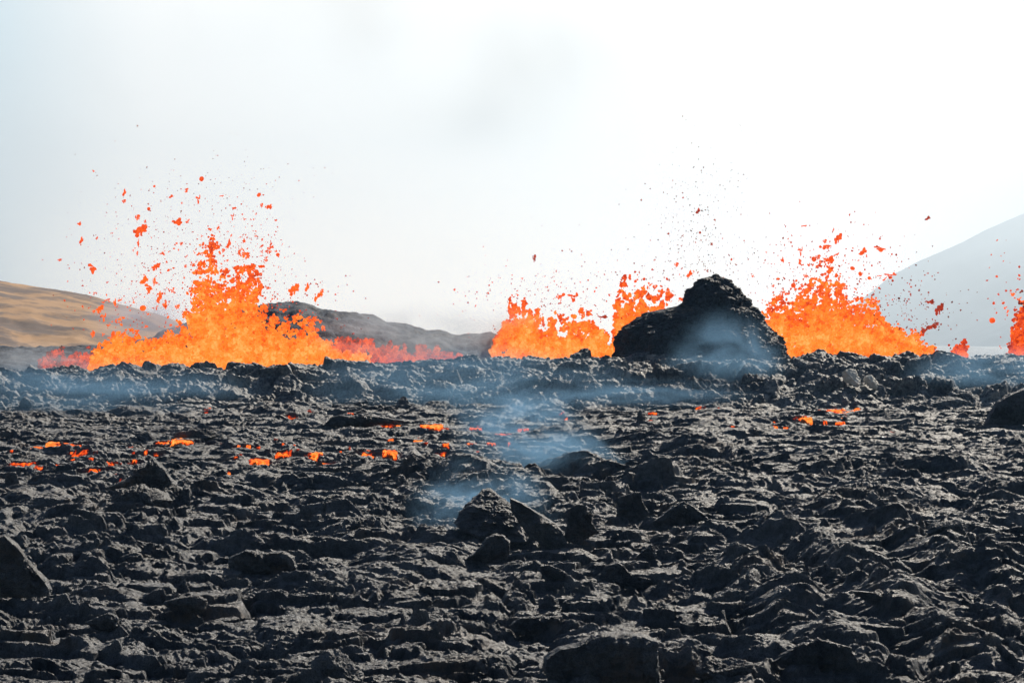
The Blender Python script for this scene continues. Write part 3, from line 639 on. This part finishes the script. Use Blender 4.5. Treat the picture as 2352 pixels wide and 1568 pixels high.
# ------------------------------------------------------------------ clots thrown into the air
def clot_mesh(seed, nb, round_=False):
    r = np.random.default_rng(seed); bv, bf = I2
    pts = [np.zeros(3)]; dirn = r.normal(size=3) * [1, .4, 1]
    for i in range(nb - 1):
        dirn = dirn * .5 + r.normal(size=3) * [.8, .3, .8]; dn = dirn / np.linalg.norm(dirn)
        pts.append(pts[-1 if r.random() < .7 else r.integers(len(pts))] + dn * r.uniform(.5, .8))
    vs, fs = [], []
    for i, p in enumerate(pts):
        s = r.uniform(.22, .5) * (2 if round_ else 1); st = r.uniform(.5, 1.5, 3)
        o = r.uniform(-9, 9, 3); q = fbm3(bv[:, 0] * 1.7 + o[0], bv[:, 1] * 1.7 + o[1], bv[:, 2] * 1.7 + o[2], 3, seed)
        vs.append(bv * st * s * (1 + (.25 if round_ else .75) * q[:, None]) + p); fs.append(bf + i * len(bv))
    v = np.vstack(vs); v -= (v.min(0) + v.max(0)) / 2; ext = (v.max(0) - v.min(0)); v = v / [ext[0], max(ext[0], ext[2]), ext[2]]
    me = mesh_np('lava_clot', v, np.vstack(fs)); attr(me, 'temp', np.full(len(v), 0.45) + .14 * r.uniform(-1, 1, len(v))); return me
M_clots = {}
for nm, tmul in (('hot', .56), ('warm', .47), ('cool', .24)):
    m, g = new_mat('lava_clot_' + nm); pos = g.n('ShaderNodeNewGeometry').outputs['Position']
    t_ = g.m('ADD', g.m('MULTIPLY', g.m('SUBTRACT', g.noise(pos, 3.0, 3, .6), .5), .45), tmul, clamp=True)
    e = g.n('ShaderNodeEmission', Color=ramp(g, t_, LAVA), Strength=.8); dfs = g.n('ShaderNodeBsdfDiffuse', Color=(.12, .06, .045))
    ad = g.n('ShaderNodeAddShader', i0=e.outputs[0], i1=dfs.outputs[0]); g.n('ShaderNodeOutputMaterial', Surface=ad.outputs[0]); m.cycles.emission_sampling = 'NONE'
    M_clots[nm] = m
PROTO = {nm: [] for nm in M_clots}
for nm in M_clots:
    for k in range(9):
        me = clot_mesh(40 + k, (1, 4, 5, 6, 8, 6, 5, 10, 7)[k], k == 0); me.materials.append(M_clots[nm]); PROTO[nm].append(me)
def clot(px, py, w, h, nm, shape, label, group, rot=0.0, d=DF):
    o = bpy.data.objects.new('lava_clot', PROTO[nm][shape]); COL.objects.link(o)
    k = d / F; o.location = at(px, py, d); o.scale = (w * k, min(w, h) * k, h * k); o.rotation_euler = (0, rot, 0)
    o['label'] = label; o['category'] = 'lava clot'; o['group'] = group
    return o
S1 = .371
NC = [(1248, 283, 26, 28, 0, 'round orange clot highest above the tallest fountain'), (768, 365, 24, 46, 3, 'upright jagged clot high on the upper left of the tallest fountain'),
      (768, 422, 24, 24, 1, 'small clot directly below the upright jagged one'), (490, 560, 28, 24, 2, 'lone clot at the far left, upper of a pair'), (502, 660, 26, 44, 3, 'lone clot at the far left, lower of a pair'),
      (852, 522, 30, 36, 1, 'compact clot just above the forked one'), (898, 548, 12, 24, 1, 'narrow clot right of the compact one above the fork'),
      (870, 605, 82, 76, 4, 'large forked clot of lava left of the tallest column'), (855, 680, 15, 50, 2, 'thin strand trailing under the large forked clot'), (850, 745, 12, 30, 1, 'last drop under the thin trailing strand'),
      (1095, 548, 66, 46, 2, 'wide winged clot left of the top of the tallest column'), (1058, 390, 30, 22, 3, 'flat clot high left of the column top'), (1225, 410, 28, 54, 5, 'slanted ribbon of lava right above the column top'),
      (1155, 350, 22, 20, 1, 'small clot left of the round highest one'), (572, 840, 48, 62, 6, 'long slanting clot low at the far left over the hill'), (370, 785, 26, 16, 1, 'leftmost small dull clot over the hill'),
      (1620, 447, 18, 28, 1, 'left of two clots high on the right of the column'), (1668, 455, 34, 30, 2, 'right and larger of two clots high on the right of the column'), (1438, 518, 20, 42, 5, 'slanted sliver right of the curled column top'),
      (965, 828, 50, 46, 4, 'branched clot left of the side arm of the column'), (890, 905, 54, 52, 3, 'thick clot, upper end of a slanting pair left of the column'), (920, 962, 44, 58, 6, 'thick clot, lower end of a slanting pair left of the column'),
      (955, 920, 18, 52, 1, 'thin upright drop beside the slanting pair'), (710, 1048, 20, 50, 2, 'thin upright clot against the hill edge'), (620, 1088, 44, 50, 4, 'dark red clot in front of the tan hill'),
      (885, 1082, 36, 32, 0, 'rounded orange clot over the left low part of the fountain'), (640, 1140, 32, 52, 5, 'orange strand low in front of the tan hill'), (985, 1010, 34, 72, 3, 'tall ragged clot left of the column foot'), (1020, 1062, 32, 48, 2, 'ragged clot right below the tall ragged one'),
      (1098, 1075, 30, 28, 1, 'small clot at the left foot of the column'), (575, 1245, 26, 38, 1, 'small clot beside the left edge of the fountain base'), (1415, 680, 28, 60, 3, 'upright clot between the two heads of the column'), (1665, 722, 22, 50, 5, 'upright sliver right of the second column head'),
      (1820, 970, 64, 74, 4, 'arched clot above the dark rim right of the tallest fountain'), (1900, 950, 28, 56, 3, 'middle clot above the dark rim, beside the arched one'), (1975, 1005, 56, 76, 7, 'rightmost branching clot above the dark rim'),
      (1610, 950, 40, 110, 6, 'long hanging strand on the right side of the tallest column')]
rg = random.Random(5)
g1 = 'lava clots thrown up by the tallest fountain'
for (cxp, cyp, w, h, s, lab) in NC: clot(cxp * S1, 306 + cyp * S1, w * S1 * 1.1, h * S1 * 1.1, 'warm' if cyp < 900 else 'hot', s, lab, g1)
S3 = .5312
NC3 = [(1548, 225, 36, 50, 4, 'highest clot above the right hand fan'), (1492, 262, 56, 22, 1, 'flat clot left below the highest one of the right fan'), (1385, 280, 20, 42, 5, 'slanted clot at the upper left of the right fan'),
       (1655, 278, 36, 38, 3, 'triangular clot above the right side of the fan'), (1730, 270, 56, 26, 6, 'wide flat clot, rightmost of the high ones over the fan'), (1508, 315, 46, 36, 2, 'broad clot in the upper middle of the right fan'),
       (1462, 305, 24, 24, 1, 'small clot left of the broad one in the right fan'), (1985, 530, 40, 56, 4, 'dark clot in front of the pale mountain slope'), (1945, 497, 40, 22, 2, 'upper dull clot in front of the pale mountain'),
       (1935, 135, 26, 22, 3, 'lone dark speck high in the sky left of the mountain'), (1770, 385, 50, 30, 5, 'slanted clot at the upper right edge of the fan'), (2215, 578, 26, 24, 0, 'lone pink clot low before the mountain'),
       (1945, 610, 80, 50, 7, 'dull branching clot low at the right of the fan'), (905, 375, 28, 34, 3, 'orange clot just left of the cone top'), (235, 310, 16, 36, 1, 'dull clot high above the low bushy fountain'),
       (343, 478, 30, 20, 1, 'flat clot over the middle of the low bushy fountain'), (400, 478, 46, 44, 5, 'slanted ribbon over the low bushy fountain'), (530, 562, 46, 16, 2, 'dark flat clot at the right of the low bushy fountain'),
       (850, 338, 20, 22, 1, 'small orange clot above the narrow jet'), (942, 103, 22, 28, 3, 'dark speck highest in the spray over the cone'), (880, 485, 44, 34, 2, 'orange clot touching the left slope of the cone')]
for (a_, b_, w, h, s, lab) in NC3:
    cool = b_ < 220 or a_ in (1945, 1985, 235, 530); clot(1102.5 + a_ * S3, 428.7 + b_ * S3, w * S3, h * S3, 'cool' if cool else 'warm', s, lab, 'lava clots thrown up around the cone and right fountains')
# smaller clots that look alike: (cx, cy, sx, sy, count, size, heat, label, group)
CL = [(520, 600, 75, 80, 55, (4, 10), 'warm', 'small lava clot flying close around the tallest column', g1),
      (340, 620, 90, 110, 40, (3, 7), 'warm', 'small lava clot in the scattered spray left of the tallest column', g1),
      (602, 610, 24, 90, 30, (4, 9), 'warm', 'small lava clot in the spray right of the tallest column', g1),
      (300, 730, 60, 40, 16, (5, 10), 'hot', 'small lava clot low over the left end of the tallest fountain', g1),
      (1900, 640, 75, 55, 48, (5, 12), 'warm', 'small lava clot above the broad right hand fan', 'lava clots over the right hand fan'),
      (2070, 720, 50, 50, 18, (4, 8), 'cool', 'small dull clot at the right side of the broad fan', 'lava clots over the right hand fan'),
      (1600, 560, 45, 80, 24, (3, 6), 'cool', 'dark speck in the tall thin spray over the cone', 'dark specks over the cone'),
      (1600, 650, 90, 30, 14, (4, 7), 'warm', 'small clot flying just around the cone top', 'small clots around the cone top'),
      (1250, 680, 90, 30, 12, (4, 7), 'warm', 'small clot over the low bushy fountain', 'small clots over the bushy fountain'),
      (2335, 700, 14, 60, 12, (6, 14), 'hot', 'pinkish clot beside the fountain cut by the right edge', 'clots beside the right edge')]
for (cx_, cy_, sx_, sy_, n, (s0, s1), nm, lab, grp) in CL:
    for _ in range(n):
        px = rg.gauss(cx_, sx_); py = rg.gauss(cy_, sy_); s = rg.uniform(s0, s1)
        if py > 810: continue
        clot(px, py, s * rg.uniform(.7, 1.4), s * rg.uniform(.7, 1.4), nm, rg.randrange(9), lab, grp, rg.uniform(-.6, .6), DF + rg.uniform(-3, 3))
# the finest spray, past counting
r = np.random.default_rng(77); cs, ts, rs = [], [], []
for (cx_, cy_, sx_, sy_, n, s, t_) in [(400, 600, 110, 100, 420, 1.1, .3), (560, 620, 60, 90, 400, 1.3, .4), (350, 700, 90, 60, 250, 1.5, .45), (1600, 560, 55, 95, 420, 1.0, .1), (1560, 640, 180, 60, 260, 1.1, .2),
                                 (1900, 640, 90, 60, 400, 1.5, .36), (2090, 720, 70, 60, 220, 1.5, .2), (1260, 690, 110, 40, 260, 1.3, .35), (2330, 700, 30, 70, 80, 2, .4), (700, 680, 60, 30, 90, 1.4, .35), (1630, 420, 60, 60, 60, .8, .05), (480, 440, 170, 50, 120, .9, .15)]:
    px = r.normal(cx_, sx_, n); py = np.minimum(r.normal(cy_, sy_, n), 822); dy = DF + r.uniform(-4, 4, n)
    cs.append(np.stack([(px - CX) / F * DF, dy, EYE + (CY - py) / F * DF], -1)); ts.append(np.full(n, t_) + r.uniform(-.1, .1, n)); rs.append(s * DF / F * r.uniform(.5, 1.5, n))
rs = [q_ * .8 for q_ in rs]
obj('lava_spray', blobs('lava_spray', np.vstack(cs), np.concatenate(rs), np.concatenate(ts), 78), M_clot, kind='stuff', label='finest spray of lava drops hanging over the fountains', cat='lava spray')

# ------------------------------------------------------------------ haze and smoke
def volume_box(name, lo, hi, mat, **kw):
    x0, y0, z0 = lo; x1, y1, z1 = hi
    v = [(x, y, z) for x in (x0, x1) for y in (y0, y1) for z in (z0, z1)]
    f = [(0, 1, 3, 2), (4, 6, 7, 5), (0, 4, 5, 1), (2, 3, 7, 6), (0, 2, 6, 4), (1, 5, 7, 3)]
    me = bpy.data.meshes.new(name); me.from_pydata(v, [], f); me.update()
    return obj(name, me, mat, **kw)
m, g = new_mat('air_haze')
pv = g.n('ShaderNodeVolumePrincipled', Color=(0.34, 0.64, 1.0), Density=0.00005, Anisotropy=0.6)
g.n('ShaderNodeOutputMaterial', Volume=pv.outputs[0])
volume_box('haze', (-2600, -60, -16), (3400, 7200, 460), m, kind='stuff')

m, g = new_mat('steam_bank_air')
pv = g.n('ShaderNodeVolumePrincipled', Color=(0.79, 0.90, 1.0), Density=0.00034, Anisotropy=0.6)
g.n('ShaderNodeOutputMaterial', Volume=pv.outputs[0])
volume_box('steam', (-2500, 1150, -3.0), (3300, 5400, 455), m, kind='stuff', label='pale bank of steam and gas drifting in front of the far mountain', cat='steam')
def smoke(px, py, w, h, d, depth, dens, seed, label, col=(0.27, 0.54, 0.86), tilt=0.0, thr=.38, nsc=1.7):
    k = d / F; bv, bf = I2
    rx, ry, rz = w * k / 2, depth / 2, h * k / 2
    me = mesh_np('smoke', bv * [rx * 1.05, ry * 1.05, rz * 1.05], bf)
    m, g = new_mat('smoke_wisp')
    o = g.n('ShaderNodeTexCoord').outputs['Object']
    sc = g.n('ShaderNodeMapping', Vector=o, Scale=(1 / rx, 1 / ry, 1 / rz))
    ln = g.n('ShaderNodeVectorMath', {'operation': 'LENGTH'}, i0=sc.outputs[0]).outputs['Value']
    nz = g.n('ShaderNodeMapping', Vector=sc.outputs[0], Location=(seed * 3.7, seed * 1.3, seed * 2.1))
    n = g.noise(nz.outputs[0], nsc, 4, .58, .6)
    q = g.m('MULTIPLY', g.smooth(ln, 1.0, .0), g.smooth(n, thr, thr + .3))
    q = g.m('MULTIPLY', q, dens)
    pv = g.n('ShaderNodeVolumePrincipled', Color=col, Density=q, Anisotropy=.3)
    g.n('ShaderNodeOutputMaterial', Volume=pv.outputs[0])
    o = obj('smoke', me, m, kind='stuff', label=label, cat='smoke', loc=at(px, py, d)); o.rotation_euler = (0, tilt, 0)
    return o
smoke(1235, 1040, 560, 300, 150, 8, .75, 1, 'blue grey wisp of smoke rising from the middle of the field', tilt=.5, thr=.42, nsc=2.2)
smoke(1110, 1165, 400, 280, 122, 6, .7, 2, 'faint blue smoke around the big centre rocks', thr=.42, nsc=2.2)
smoke(1080, 880, 900, 210, 204, 9, .30, 3, 'blue smoke drifting in front of the ridge left of the cone', thr=.38)
smoke(200, 895, 900, 190, 200, 9, .26, 4, 'blue smoke in front of the ridge at the left edge', thr=.37)
smoke(1665, 840, 330, 300, 211, 6, .5, 5, 'pale smoke rising in front of the cone', thr=.34)
smoke(1000, 770, 700, 190, 229, 8, .5, 6, 'grey smoke over the low red lava beside the tallest fountain', col=(.6, .7, .82), thr=.38)
smoke(120, 830, 520, 110, 234, 8, .25, 7, 'grey smoke over the dim lava at the left', col=(.6, .68, .78), thr=.37)
smoke(340, 735, 360, 170, 250, 10, .4, 8, 'purplish smoke at the right end of the tan hill', col=(.66, .68, .84), thr=.37)
smoke(2300, 850, 520, 140, 208, 6, .34, 9, 'blue smoke in front of the ridge at the right edge', thr=.30)
smoke(1450, 905, 700, 90, 198, 7, .22, 10, 'thin blue smoke lying along the foot of the ridge below the cone', thr=.37)
smoke(1180, 965, 420, 150, 180, 7, .35, 11, 'thin trail of blue smoke rising from the mid field towards the ridge', thr=.4, tilt=-.3, nsc=2)
